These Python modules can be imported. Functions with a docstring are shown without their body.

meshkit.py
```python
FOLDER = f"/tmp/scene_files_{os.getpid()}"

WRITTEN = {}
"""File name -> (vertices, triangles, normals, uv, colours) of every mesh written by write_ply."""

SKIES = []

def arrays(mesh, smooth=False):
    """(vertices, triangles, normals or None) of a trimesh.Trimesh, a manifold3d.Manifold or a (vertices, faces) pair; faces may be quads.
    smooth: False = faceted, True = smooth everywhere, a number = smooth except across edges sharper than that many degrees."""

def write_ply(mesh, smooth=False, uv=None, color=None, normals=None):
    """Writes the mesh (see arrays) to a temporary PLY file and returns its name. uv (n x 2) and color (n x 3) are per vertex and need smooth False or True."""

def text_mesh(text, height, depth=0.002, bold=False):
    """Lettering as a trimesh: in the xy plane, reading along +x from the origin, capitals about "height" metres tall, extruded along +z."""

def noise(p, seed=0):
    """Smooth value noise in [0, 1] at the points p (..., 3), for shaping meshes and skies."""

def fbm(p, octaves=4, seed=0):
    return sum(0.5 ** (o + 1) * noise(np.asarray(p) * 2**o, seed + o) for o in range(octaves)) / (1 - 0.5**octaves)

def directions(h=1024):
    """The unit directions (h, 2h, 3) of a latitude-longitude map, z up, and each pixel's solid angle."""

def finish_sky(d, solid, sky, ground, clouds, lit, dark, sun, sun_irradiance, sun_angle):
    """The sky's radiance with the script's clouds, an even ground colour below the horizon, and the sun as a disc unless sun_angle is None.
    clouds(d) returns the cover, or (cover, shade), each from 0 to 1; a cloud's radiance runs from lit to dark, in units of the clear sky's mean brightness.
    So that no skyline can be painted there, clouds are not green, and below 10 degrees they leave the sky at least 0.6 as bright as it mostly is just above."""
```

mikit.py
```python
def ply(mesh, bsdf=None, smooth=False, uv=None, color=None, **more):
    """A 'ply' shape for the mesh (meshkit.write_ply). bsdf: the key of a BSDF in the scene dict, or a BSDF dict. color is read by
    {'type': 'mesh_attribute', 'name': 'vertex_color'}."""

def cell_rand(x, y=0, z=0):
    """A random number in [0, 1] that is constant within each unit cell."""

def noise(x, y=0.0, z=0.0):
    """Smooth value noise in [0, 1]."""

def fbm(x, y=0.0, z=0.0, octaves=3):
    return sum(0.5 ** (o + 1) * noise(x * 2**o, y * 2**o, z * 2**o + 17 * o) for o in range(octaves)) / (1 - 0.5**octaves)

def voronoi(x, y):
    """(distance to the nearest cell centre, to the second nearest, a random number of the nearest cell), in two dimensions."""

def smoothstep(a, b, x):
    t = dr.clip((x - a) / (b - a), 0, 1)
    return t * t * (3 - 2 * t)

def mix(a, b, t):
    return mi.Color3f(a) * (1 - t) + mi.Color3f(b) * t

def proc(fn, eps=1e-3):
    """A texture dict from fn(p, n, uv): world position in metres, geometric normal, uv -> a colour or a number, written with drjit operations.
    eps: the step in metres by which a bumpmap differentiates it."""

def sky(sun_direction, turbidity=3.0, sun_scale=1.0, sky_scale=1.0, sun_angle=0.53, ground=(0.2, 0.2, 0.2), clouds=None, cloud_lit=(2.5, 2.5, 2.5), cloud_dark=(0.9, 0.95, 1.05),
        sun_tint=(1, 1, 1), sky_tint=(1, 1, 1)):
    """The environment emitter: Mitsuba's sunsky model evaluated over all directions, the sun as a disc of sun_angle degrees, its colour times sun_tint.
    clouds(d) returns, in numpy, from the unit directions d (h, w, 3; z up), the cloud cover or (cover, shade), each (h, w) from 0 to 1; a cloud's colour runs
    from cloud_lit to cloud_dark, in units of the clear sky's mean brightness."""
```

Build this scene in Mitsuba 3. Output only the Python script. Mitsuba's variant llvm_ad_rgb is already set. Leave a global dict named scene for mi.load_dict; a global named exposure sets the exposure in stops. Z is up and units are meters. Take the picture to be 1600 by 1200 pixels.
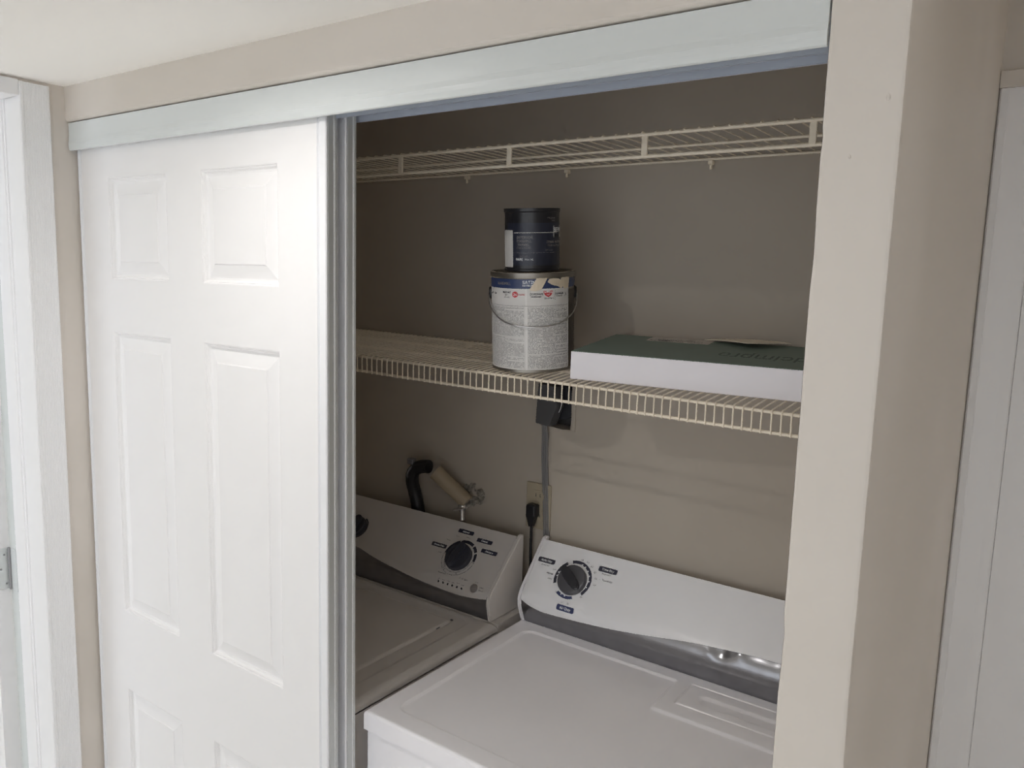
import math, random
import numpy as np, trimesh, mitsuba as mi, drjit as dr
import shapely.geometry as sg
from shapely import affinity
from shapely.ops import unary_union
import mikit, meshkit
from mikit import proc, noise, fbm, smoothstep, mix

random.seed(7)
rng = np.random.default_rng(7)
T = mi.ScalarTransform4f
scene = {'type': 'scene'}
labels = {}

# ------------------------------------------------------------------ camera, light, exposure
CAM = [1.7901443567559043, -0.8532877972136704, 1.714276203424484]
FWD = [-0.5746353376457329, 0.8071896163985816, -0.1350524042995358]
UP = [-0.10166643990569707, 0.09333480995923217, 0.9904304863274229]
scene['camera'] = {'type': 'perspective', 'fov': 65.90039, 'fov_axis': 'x', 'near_clip': 0.02, 'far_clip': 60.0,
                   'to_world': T().look_at(origin=CAM, target=[CAM[i] + FWD[i] for i in range(3)], up=UP)}
exposure = 1.0
# even ambient fill, added for the unseen open side behind the camera
scene['ambient_fill'] = {'type': 'constant', 'radiance': {'type': 'rgb', 'value': [0.66, 0.68, 0.71]}}
LAMP = (0.79, -0.36, 2.074)          # recessed downlight in the hallway ceiling
LAMP_POWER = 405.0

# ------------------------------------------------------------------ materials
def rgb(*c): return {'type': 'rgb', 'value': list(c)}
def srgb(r, g, b):
    f = lambda v: ((v / 255 + .055) / 1.055) ** 2.4 if v > 10 else v / 255 / 12.92
    return [f(r), f(g), f(b)]
def two(b): return {'type': 'twosided', 'bsdf': b}
def prin(color, rough=.5, metal=0., spec=.5, **k):
    return {'type': 'principled', 'base_color': color if isinstance(color, dict) else rgb(*color), 'roughness': rough, 'metallic': metal, 'specular': spec, **k}
def mat(key, b): scene[key] = two(b); return key

def wall_color(a, b):
    def fn(p, n, uv):
        t = fbm(p.x * 3.1 + 5, p.y * 3.1, p.z * 2.3, 3)
        return mix(a, b, smoothstep(.3, .75, t))
    return fn
def wall_bump(p, n, uv):
    return fbm(p.x * 60, p.y * 60, p.z * 60, 3) + .5 * fbm(p.x * 9 + 7, p.y * 9, p.z * 9, 2)
def grain_bump(p, n, uv):
    return fbm(p.x * 22, p.y * 40, p.z * 420, 2)
def cas_bump(p, n, uv):
    return fbm(p.x * 330, p.y * 330, p.z * 5, 2)

mat('m_wall', {'type': 'bumpmap', 'arbitrary': proc(wall_bump, .002), 'scale': .0012,
               'bsdf': prin(proc(wall_color([.63, .585, .53], [.69, .645, .595])), .45, spec=.35)})
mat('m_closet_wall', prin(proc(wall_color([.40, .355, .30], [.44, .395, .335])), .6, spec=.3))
mat('m_ceiling', prin([.86, .845, .81], .8, spec=.2))
mat('m_white_trim', {'type': 'bumpmap', 'arbitrary': proc(cas_bump, .001), 'scale': .00012, 'bsdf': prin([.80, .80, .81], .35)})
mat('m_door', {'type': 'bumpmap', 'arbitrary': proc(grain_bump, .001), 'scale': .0003, 'bsdf': prin([.82, .815, .815], .42)})
mat('m_door_plain', prin([.80, .80, .81], .4))
mat('m_track', prin([.66, .695, .695], .36, spec=.5))
mat('m_rail', prin([.55, .60, .68], .32, metal=.25))
mat('m_stile_shaded', prin([.56, .58, .575], .35, metal=.3))  # darker than the white stile: shade of the door side put into the colour
mat('m_stile_white', prin([.78, .79, .81], .3))
mat('m_dark_gap', prin([.03, .028, .026], .9))
mat('m_appliance', prin([.82, .81, .835], .28, spec=.55, clearcoat=.5, clearcoat_gloss=.9))
mat('m_washer_shaded', prin([.66, .63, .60], .3, spec=.5, clearcoat=.4, clearcoat_gloss=.9))  # darker, warmer copy of the appliance white, with some shade put into the colour
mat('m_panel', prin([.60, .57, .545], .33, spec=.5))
mat('m_dryer_panel', prin([.80, .80, .815], .3, spec=.5))
def steel_color(p, n, uv):
    t = fbm(p.x * 45, p.y * 30, p.z * 30, 3)
    return mix([.26, .26, .275], [.34, .34, .355], t)
def steel_bump(p, n, uv):
    return fbm(p.x * 40, p.y * 14, p.z * 14, 2)
mat('m_steel', {'type': 'bumpmap', 'arbitrary': proc(steel_bump, .002), 'scale': .0012, 'bsdf': prin(proc(steel_color), .22, metal=.95)})
mat('m_steel_dark', prin([.20, .20, .215], .35, metal=.6))
mat('m_knob', prin([.10, .10, .11], .32, metal=.25))
mat('m_knob_dark', prin([.035, .035, .04], .22, spec=.7))
mat('m_knob_blue', prin([.04, .042, .056], .3))
mat('m_print', prin([.03, .03, .045], .5))
mat('m_print_blue', prin([.035, .045, .12], .5))
mat('m_print_navy', prin([.028, .030, .052], .5))
mat('m_print_white', prin([.8, .8, .82], .5))
mat('m_print_gray', prin([.20, .19, .19], .5))
mat('m_button', prin([.24, .22, .21], .4))
mat('m_wire', prin(proc(lambda p, n, uv: mix([.72, .64, .51], [.86, .79, .66], fbm(p.x * 30, p.y * 30, p.z * 60, 3))), .4))
mat('m_black_rubber', prin([.012, .012, .014], .4))
mat('m_cord', prin([.165, .16, .16], .5))
mat('m_pvc', prin([.30, .24, .165], .5))
mat('m_chrome', prin([.75, .75, .76], .12, metal=1.))
mat('m_dirty_metal', prin([.10, .095, .09], .5, metal=.5))
mat('m_plaster', prin(proc(lambda p, n, uv: mix([.12, .11, .09], [.34, .31, .27], fbm(p.x * 140, p.y * 140, p.z * 140, 3))), .9))
mat('m_outlet', prin([.36, .31, .225], .4))
mat('m_box_white', prin([.80, .78, .82], .5))
mat('m_box_green', prin([.165, .215, .185], .55))
mat('m_box_print', prin([.085, .12, .105], .6))
mat('m_sticker', prin([.50, .46, .42], .5))
mat('m_paper', prin([.70, .63, .52], .6))
mat('m_can_steel', prin([.27, .25, .22], .35, metal=.9))
mat('m_can_dark', prin([.10, .085, .07], .4, metal=.6))
mat('m_paint_drip', prin([.66, .57, .44], .35))
mat('m_navy', prin([.028, .045, .115], .35))
mat('m_quart_black', prin([.018, .018, .022], .3))
mat('m_quart_navy', prin([.022, .026, .045], .35))
mat('m_red', prin([.45, .03, .035], .45))
mat('m_label_white', prin([.60, .59, .57], .5))
mat('m_rabbet_shade', prin([.60, .63, .62], .5))  # grey that stands in for shade inside the jamb rabbet
mat('m_plug', prin([.075, .075, .078], .5))
mat('m_hinge', prin([.66, .69, .69], .3, metal=.2))
mat('m_hinge_dark', prin([.30, .30, .31], .35, metal=.5))
mat('m_tile', prin([.84, .80, .58], .25))
mat('m_grout', prin([.55, .52, .42], .8))
mat('m_floor', prin([.67, .655, .63], .35))
mat('m_floor_grout', prin([.35, .33, .30], .8))
scene['m_lamp'] = {'type': 'diffuse', 'reflectance': rgb(.9, .9, .9)}

# ------------------------------------------------------------------ helpers
def numbered(key):
    if key not in used: used.add(key); return key
    i = 1
    while f'{key}_{i:03d}' in used: i += 1
    used.add(f'{key}_{i:03d}')
    return f'{key}_{i:03d}'
used = set()
def obj(name, mesh, m, parent=None, smooth=False, **k):
    key = numbered(f'{parent}__{name}' if parent else name)
    scene[key] = mikit.ply(mesh, m, smooth=smooth, **k)
    return key
def thing(name, label, cat, group=None, kind=None):
    key = numbered(name)
    tag(key, label, cat, group, kind)
    return key
def tag(key, label=None, cat=None, group=None, kind=None):
    d = {}
    if label: d['label'] = label
    if cat: d['category'] = cat
    if group: d['group'] = group
    if kind: d['kind'] = kind
    labels[key] = d
    return key
def struct(name, mesh=None, m=None, label=None, smooth=False):
    key = obj(name, mesh, m, None, smooth) if mesh is not None else numbered(name)
    return tag(key, label, None, None, 'structure')

cat_ = trimesh.util.concatenate
def box(x0, x1, y0, y1, z0, z1):
    b = trimesh.creation.box((x1 - x0, y1 - y0, z1 - z0)); b.apply_translation(((x0 + x1) / 2, (y0 + y1) / 2, (z0 + z1) / 2)); return b
def rbox(x0, x1, y0, y1, z0, z1, r=.004):
    """box with chamfered edges (hull of inset corners)"""
    p = []
    for x, sx in ((x0, 1), (x1, -1)):
        for y, sy in ((y0, 1), (y1, -1)):
            for z, sz in ((z0, 1), (z1, -1)):
                p += [(x, y + sy * r, z + sz * r), (x + sx * r, y, z + sz * r), (x + sx * r, y + sy * r, z)]
                q = r * .3
                p += [(x + sx * q, y + sy * q, z + sz * r), (x + sx * q, y + sy * r, z + sz * q), (x + sx * r, y + sy * q, z + sz * q)]
    return trimesh.convex.convex_hull(np.array(p))
def fillet(pts, radii, n=6, closed=True):
    """rounds the corners of a 2-D polyline"""
    pts = [np.array(p, float) for p in pts]; out = []; N = len(pts)
    if np.isscalar(radii): radii = [radii] * N
    for i, p in enumerate(pts):
        r = radii[i]
        if r <= 0 or (not closed and i in (0, N - 1)): out.append(p); continue
        a, b = pts[i - 1] - p, pts[(i + 1) % N] - p
        la, lb = np.linalg.norm(a), np.linalg.norm(b); a /= la; b /= lb
        th = math.acos(np.clip(a @ b, -1, 1)); d = min(r / math.tan(th / 2), .49 * la, .49 * lb)
        p0, p1 = p + a * d, p + b * d
        for t in np.linspace(0, 1, n + 1):
            out.append((1 - t) ** 2 * p0 + 2 * t * (1 - t) * p + t * t * p1)
    return np.array(out)
def extrude_x(poly_yz, x0, x1):
    m = trimesh.creation.extrude_polygon(poly_yz if isinstance(poly_yz, sg.Polygon) else sg.Polygon(poly_yz), x1 - x0, engine='earcut')
    v = m.vertices.copy(); m.vertices = np.column_stack([v[:, 2] + x0, v[:, 0], v[:, 1]]); return m
def extrude_z(poly_xy, z0, z1):
    m = trimesh.creation.extrude_polygon(poly_xy if isinstance(poly_xy, sg.Polygon) else sg.Polygon(poly_xy), z1 - z0, engine='earcut')
    m.apply_translation((0, 0, z0)); return m
def extrude_y(poly_xz, y0, y1):
    m = trimesh.creation.extrude_polygon(poly_xz if isinstance(poly_xz, sg.Polygon) else sg.Polygon(poly_xz), y1 - y0, engine='earcut')
    v = m.vertices.copy(); m.vertices = np.column_stack([v[:, 0], -v[:, 2] + y1, v[:, 1]]); return m
def tube(pts, r, sides=8, caps=True):
    p = np.asarray(pts, float); n = len(p); r = np.broadcast_to(r, (n,))
    t = np.gradient(p, axis=0); t /= np.linalg.norm(t, axis=1, keepdims=True) + 1e-12
    a = np.cross(t[0], [0, 0, 1.]); a = a if np.linalg.norm(a) > .1 else np.cross(t[0], [1., 0, 0]); a /= np.linalg.norm(a)
    V = []; ang = np.arange(sides) * 2 * np.pi / sides
    for i in range(n):
        a = a - (a @ t[i]) * t[i]; a /= np.linalg.norm(a); b = np.cross(t[i], a)
        V.append(p[i] + r[i] * (np.cos(ang)[:, None] * a + np.sin(ang)[:, None] * b))
    V = np.vstack(V); F = []
    for i in range(n - 1):
        for j in range(sides):
            k = (j + 1) % sides
            F += [(i * sides + j, i * sides + k, (i + 1) * sides + k), (i * sides + j, (i + 1) * sides + k, (i + 1) * sides + j)]
    if caps:
        V = np.vstack([V, p[0], p[-1]])
        for j in range(sides):
            k = (j + 1) % sides
            F += [(n * sides, k, j), (n * sides + 1, (n - 1) * sides + j, (n - 1) * sides + k)]
    return trimesh.Trimesh(V, F, process=False)
def spline(pts, n=40):
    from scipy.interpolate import CubicSpline
    p = np.asarray(pts, float); d = np.r_[0, np.cumsum(np.linalg.norm(np.diff(p, axis=0), axis=1))]
    return CubicSpline(d, p)(np.linspace(0, d[-1], n))
def lathe(prof, n=64):
    """revolves (r, z) pairs about z"""
    pr = np.asarray(prof, float); ang = np.arange(n) * 2 * np.pi / n; m = len(pr)
    V = np.array([(r * math.cos(a), r * math.sin(a), z) for a in ang for r, z in pr]); F = []
    for i in range(n):
        for j in range(m - 1):
            a, b, c, d = i * m + j, ((i + 1) % n) * m + j, ((i + 1) % n) * m + j + 1, i * m + j + 1
            F += [(a, b, c), (a, c, d)]
    return trimesh.Trimesh(V, F, process=False)
def grid(X, Y, Z, flip=False):
    n, m = X.shape; V = np.column_stack([X.ravel(), Y.ravel(), Z.ravel()])
    i, j = np.meshgrid(np.arange(n - 1), np.arange(m - 1), indexing='ij'); a = (i * m + j).ravel()
    q = np.column_stack([a, a + m, a + m + 1, a + 1])
    F = np.vstack([q[:, [0, 1, 2]], q[:, [0, 2, 3]]])
    return trimesh.Trimesh(V, F[:, ::-1] if flip else F, process=False)
def poly_mesh(shape, depth):
    gs = [g for g in getattr(shape, 'geoms', [shape]) if g.area > 1e-9]
    return cat_([trimesh.creation.extrude_polygon(g, depth, engine='earcut') for g in gs])
def arc_poly(cx, cy, r0, r1, a0, a1, n=24):
    t = np.radians(np.linspace(a0, a1, n))
    return sg.Polygon([(cx + r1 * math.cos(a), cy + r1 * math.sin(a)) for a in t] + [(cx + r0 * math.cos(a), cy + r0 * math.sin(a)) for a in t[::-1]])
def rrect(x0, x1, y0, y1, r, n=6):
    return sg.Polygon(fillet([(x0, y0), (x1, y0), (x1, y1), (x0, y1)], r, n))
def text(s, h, bold=False, depth=.0002):
    m = meshkit.text_mesh(s, h, depth, bold); w = m.bounds[1][0]
    m.apply_translation((-w / 2, -h / 2, 0)); return m
def chaikin_wobble(n, amp, seed): 
    return (meshkit.fbm(np.column_stack([np.linspace(0, n * .6, n), np.zeros(n), np.zeros(n)]), 3, seed) - .5) * 2 * amp

# ------------------------------------------------------------------ the setting
XP, XQ, YQ = 1.5577, 1.6335, 0.838       # closet right partition, its outer face, alcove back wall
YB = .705                                # closet back wall
ZC = 2.0836                              # hallway ceiling

ft = struct('floor', box(-.155, 2.75, -3.2, 1.0, -.05, -.004), 'm_floor_grout', 'light tiled floor of the hallway')
tile_mesh = rbox(-.2235, .2235, -.2235, .2235, -.0045, 0, .0015)
for ix in range(7):
    for iy in range(9):
        tm = tile_mesh.copy(); tm.apply_translation((-.155 + .225 + ix * .45, .776 - iy * .45, 0))
        if tm.bounds[1][0] < 3.1: obj('tile', tm, 'm_floor', ft)

# ceiling of the hallway with the round hole of the lamp
cp = sg.box(-.16, -3.2, 2.75, .11)
m = extrude_z(cp.difference(sg.Point(LAMP[0], LAMP[1]).buffer(.050)), ZC, ZC + .05)
struct('ceiling', m, 'm_ceiling', 'white painted hallway ceiling')

# front wall: header over the closet doors, with a rounded lower edge
prof = fillet([(0, ZC + .3), (0, 2.0125), (.018, 2.0125), (.018, 2.0145), (.11, 2.0145), (.11, ZC + .3)], [0, .007, 0, 0, 0, 0], 6)
xs = np.linspace(-.0005, XP + .002, 60)
hd = extrude_x(prof, -.0005, XP + .002)
struct('wall_front', hd, 'm_wall', 'beige painted drywall header above the sliding doors', smooth=25)

# partition at the right end of the closet, its front face the beige pillar
def partition():
    nz = 260; zs = np.linspace(0, 2.45, nz)
    c = .006
    wl = chaikin_wobble(nz, .0005, 3); wr = chaikin_wobble(nz, .0006, 9); wy = chaikin_wobble(nz, .0008, 21)
    # chips of paint along the two corners
    for z0, a, w in ((1.33, .003, .012), (1.30, .002, .02), (.98, .0025, .01), (1.12, -.003, .012), (1.75, .002, .03), (1.86, .002, .008)):
        wl += a * np.exp(-((zs - z0) / w) ** 2)
    for z0, a, w in ((.92, .004, .02), (.98, -.003, .03), (1.02, .003, .015), (1.2, .002, .05)):
        wr += a * np.exp(-((zs - z0) / w) ** 2)
    sec = []
    for i in range(nz):
        x0, x1 = XP + wl[i] * .6, XQ + wr[i] * .5
        sec.append([(XP + .002, YQ), (XP, .05), (x0, c), (x0 + .0015, .0018), (x0 + c, 0), (x0 + .03, wy[i] * .5), (x1 - .03, -wy[i] * .5),
                    (x1 - c, 0), (x1 - .0015, .0018), (x1, c), (XQ, .05), (XQ, YQ)])
    S = np.array(sec); X, Y = S[:, :, 0], S[:, :, 1]; Z = np.repeat(zs[:, None], X.shape[1], 1)
    return grid(X, Y, Z, flip=True)
struct('wall_partition', partition(), 'm_wall', 'beige painted end of the closet partition, a narrow pillar with chipped corners', smooth=35)

for cx_, cz_, sx_, sz_ in ((XQ - .0145, 1.896, .0022, .0035), (XP + .030, 1.842, .0015, .0022), (XQ - .0075, 1.045, .0012, .004)):
    b_ = trimesh.creation.icosphere(2, 1.0); b_.vertices = b_.vertices * [sx_, .0012, sz_] + [cx_, -.0002, cz_]
    obj('paint_chip', b_, 'm_wall', 'wall_partition', True)

# closet interior
def back_wall():
    w = sg.box(-.02, 0, XP + .01, 2.45)
    hole = sg.Polygon([(.7655, 1.366), (.772, 1.3625), (.80, 1.3635), (.83, 1.3605), (.8515, 1.3625), (.8535, 1.39), (.852, 1.43), (.853, 1.468), (.83, 1.4705), (.80, 1.469), (.767, 1.471), (.7645, 1.43), (.7662, 1.395)])
    return extrude_y(w.difference(hole), YB, YB + .06)
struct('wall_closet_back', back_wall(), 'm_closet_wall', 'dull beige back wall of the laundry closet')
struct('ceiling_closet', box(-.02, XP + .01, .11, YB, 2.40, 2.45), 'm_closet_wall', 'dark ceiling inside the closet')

# end wall at the left, with the doorway beside the closet
JY = -.085
def wall_left():
    a = box(-.155, 0, JY, YB, 0, 2.45)
    b = box(-.155, 0, -3.2, -.915, 0, 2.45)
    c = box(-.155, 0, -.915, JY, 2.055, 2.45)
    return cat_([a, b, c])
struct('wall_left', wall_left(), 'm_wall', 'beige painted end wall beside the white door casing')

# door casing of the left doorway: flat outer board with fine lines, jamb and stop
def casing_piece(y0, y1, z0, z1): return rbox(0, .015, y0, y1, z0, z1, .0025)
t = struct('trim_1', label='white wooden door casing at the left end of the hallway')
def grooved_board():
    pts = [(0, -.036), (.012, -.036), (.014, -.038)]
    for y in np.linspace(-.043, -.086, 10): pts += [(.0142, y + .0008), (.0135, y), (.0142, y - .0008)]
    pts += [(.0155, -.088), (.017, -.090), (.0165, -.0935), (.014, -.095), (0, -.095)]
    return extrude_z(sg.Polygon(pts), 0, 2.075)
obj('side_board', grooved_board(), 'm_white_trim', t, 20)
hb = rbox(0, .0145, -.98, -.0951, 2.046, 2.078, .002)
obj('head_board', hb, 'm_white_trim', t)
jb = extrude_z(sg.Polygon([(.0, JY), (-.155, JY), (-.155, JY - .0065), (-.1155, JY - .0065), (-.1155, JY - .0125), (-.066, JY - .0125), (-.064, JY - .0105), (-.058, JY - .0105), (-.056, JY - .008), (-.03, JY - .008), (.0, JY - .008)]), 0, 2.05)
obj('jamb', jb, 'm_white_trim', t)
k = obj('rabbet_shade', box(-.1552, -.1156, JY - .0100, JY - .0066, 0, 2.046), 'm_rabbet_shade', t); tag(k, 'rabbet of the jamb, its shade painted in grey')  # shade of the rabbet painted on as a grey strip
obj('head_jamb', box(-.155, 0, -.915, JY - .0125, 2.046, 2.055), 'm_white_trim', t)

# left door, open into the next room, with its hinge on the edge
t = struct('door_3', label='white door standing open at the left edge, seen by its hinged edge')
DA = math.radians(4)
def dpt(u, v):   # u along the leaf away from the hinge edge, v across its edge (0 = hinge side)
    return (-.158 - u * math.cos(DA) - 0 * v, -.0935 - v + u * math.sin(DA))
leaf = sg.Polygon([dpt(0, 0), dpt(.76, 0), dpt(.76, .036), dpt(0, .036)])
obj('leaf', extrude_z(leaf, .01, 2.03), 'm_door_plain', t)
for zc in (1.016, .25, 1.80):
    plate = sg.Polygon(fillet([(-.0950, zc - .049), (-.0950, zc + .049), (-.1255, zc + .049), (-.1255, zc - .049)], [0, 0, .014, .014], 6))
    m = trimesh.creation.extrude_polygon(plate, .0022, engine='earcut'); v = m.vertices.copy(); m.vertices = np.column_stack([v[:, 2] - .1582, v[:, 0], v[:, 1]]); m.invert()
    h = obj('hinge', m, 'm_hinge', t)
    tag(h, 'satin metal hinge')
    obj('pin', tube([(-.1500, -.0985, zc - .05), (-.1500, -.0985, zc + .05)], .0034, 10), 'm_hinge_dark', h, 40)
    obj('jamb_leaf', box(-.1505, -.1195, -.0968, -.0952, zc - .05, zc + .05), 'm_hinge', h)
    for dy, dz in ((-.107, .033), (-.115, 0), (-.105, -.036)):
        sc = trimesh.creation.cylinder(.0022, .0012, sections=10); sc.apply_transform(trimesh.transformations.rotation_matrix(math.pi / 2, (0, 1, 0))); sc.apply_translation((-.1556, dy, zc + dz))
        obj('screw', sc, 'm_hinge_dark', h)

# tiled wall of the room beyond the left doorway
t = struct('wall_far_room', box(-1.26, -1.2, -1.4, 1.2, 0, 2.45), 'm_grout', 'pale yellow tiled wall of the room beyond the open door')
for iz in range(6):
    for iy in range(5):
        y0 = -.30 + iy * .2
        obj('tile', rbox(-1.2, -1.193, y0 + .0015, y0 + .1985, iz * .2 + .0015, iz * .2 + .1985, .0015), 'm_tile', t)
struct('floor_far_room', box(-1.26, -.155, -1.4, 1.2, -.05, 0), 'm_floor', 'floor of the room beyond the open door')

# alcove at the right: back wall, casing and door
struct('wall_alcove', box(XQ - .02, 2.75, YQ, YQ + .05, 0, 2.45), 'm_wall', 'beige wall around the door in the right alcove')
struct('ceiling_alcove', box(XQ - .02, 2.75, .11, YQ + .05, 2.40, 2.45), 'm_ceiling', 'ceiling of the right alcove')
struct('wall_header_alcove', box(XQ - .02, 2.75, .06, .11, ZC + .001, 2.45), 'm_wall', 'drop of the ceiling before the right alcove')
struct('wall_right_unseen', box(2.70, 2.75, -1.75, YQ, 0, 2.45), 'm_wall', 'unseen hallway wall beyond the right edge, its length set to hold back light')  # out of view, shaped to block side light from the fill
t = struct('trim_2', label='white casing around the door in the right alcove')
def cas2(): 
    pts = [(XQ + .0022, YQ), (XQ + .0022, YQ - .010), (XQ + .005, YQ - .014), (XQ + .016, YQ - .015), (XQ + .019, YQ - .0135), (XQ + .05, YQ - .012), (XQ + .056, YQ - .009), (XQ + .066, YQ - .008), (XQ + .07, YQ - .006), (XQ + .07, YQ)]
    return extrude_z(sg.Polygon(pts[::-1]), 0, 2.067)
obj('side_board', cas2(), 'm_white_trim', t, 30)
obj('head_cap', rbox(XQ + .0005, 2.5, YQ - .016, YQ, 2.0675, 2.097, .002), 'm_wall', t)
t = struct('door_4', label='white panelled door in the alcove at the right edge')
obj('leaf', rbox(XQ + .0705, 2.45, YQ - .006, YQ - .0005, .005, 2.067, .001), 'm_door_plain', t)

# ------------------------------------------------------------------ recessed hallway lamp
t = thing('ceiling_lamp', 'round recessed downlight in the hallway ceiling before the closet', 'lamp')
ring = lathe([(.021, .001), (.022, -.004), (.060, -.003), (.063, 0), (.021, 0.012), (.021, .001)], 48); ring.apply_translation((LAMP[0], LAMP[1], ZC - .0003))
obj('trim_ring', ring, 'm_white_trim', t, 40)
disc = trimesh.creation.cylinder(.020, .002, sections=48); disc.apply_translation((LAMP[0], LAMP[1], ZC + .003))
k = obj('diffuser', disc, 'm_lamp', t)
scene[k]['emitter'] = {'type': 'area', 'radiance': rgb(LAMP_POWER * 1.0, LAMP_POWER * .965, LAMP_POWER * .93)}

# ------------------------------------------------------------------ sliding doors and their track
t = thing('sliding_door_track', 'white metal valance and double rail along the top of the closet opening', 'door track')
prof = fillet([(.004, 2.0100), (.0105, 2.0100), (.0105, 1.9700), (.0095, 1.9545), (.0062, 1.9520), (.0035, 1.9540), (.0022, 1.9620), (.0018, 1.9680), (.0034, 1.9760), (.0040, 1.9850)], [.001, .001, 0, .002, .002, .002, .004, .004, .004, 0], 4)
fc = extrude_x(prof, .003, XP - .0015)
obj('valance', fc, 'm_track', t, 30)
rail = sg.Polygon([(.0105, 1.996), (.0105, 1.986), (.0395, 1.986), (.0395, 1.9565), (.0388, 1.9555), (.0412, 1.9555), (.042, 1.9565), (.042, 1.986), (.0925, 1.986), (.0925, 1.9600), (.0912, 1.9590), (.0955, 1.9590), (.095, 1.996)])
obj('rail', extrude_x(rail, .003, XP - .0015), 'm_rail', t)

DX0, DX1 = .0065, .7715
PX = ((.1235, .3395), (.4505, .6735))
PZ = ((1.684, 1.8925), (.9495, 1.5745), (.21, .765))
def door_slab_front(y, x0, x1, z0, z1, panels):
    """front sheet with panel holes, closed behind"""
    s = sg.box(x0, z0, x1, z1)
    for (a, b, c, d) in panels: s = s.difference(sg.box(a, c, b, d))
    return cat_([extrude_y(s, y, y + .0105), box(x0, x1, y + .0105, y + .019, z0, z1)])
def door_panel(y, x0, x1, z0, z1):
    """molded raised panel as nested rings: (inset, depth)"""
    pr = [(d_, h_ * 1.35) for d_, h_ in [(-.0001, 0), (.002, .0004), (.0035, .0022), (.0045, .0020), (.0062, .0034), (.0075, .0056), (.009, .0062), (.0125, .0066), (.0355, .0022), (.0375, .0009), (.0390, .0008)]]
    V = []; F = []
    for d, h in pr: V += [(x0 + d, y + h, z0 + d), (x1 - d, y + h, z0 + d), (x1 - d, y + h, z1 - d), (x0 + d, y + h, z1 - d)]
    for i in range(len(pr) - 1):
        for j in range(4):
            a, b = i * 4 + j, i * 4 + (j + 1) % 4
            F += [(a, b, b + 4), (a, b + 4, a + 4)]
    k = (len(pr) - 1) * 4; F += [(k, k + 1, k + 2), (k, k + 2, k + 3)]
    return trimesh.Trimesh(np.array(V), np.array(F), process=False)
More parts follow.
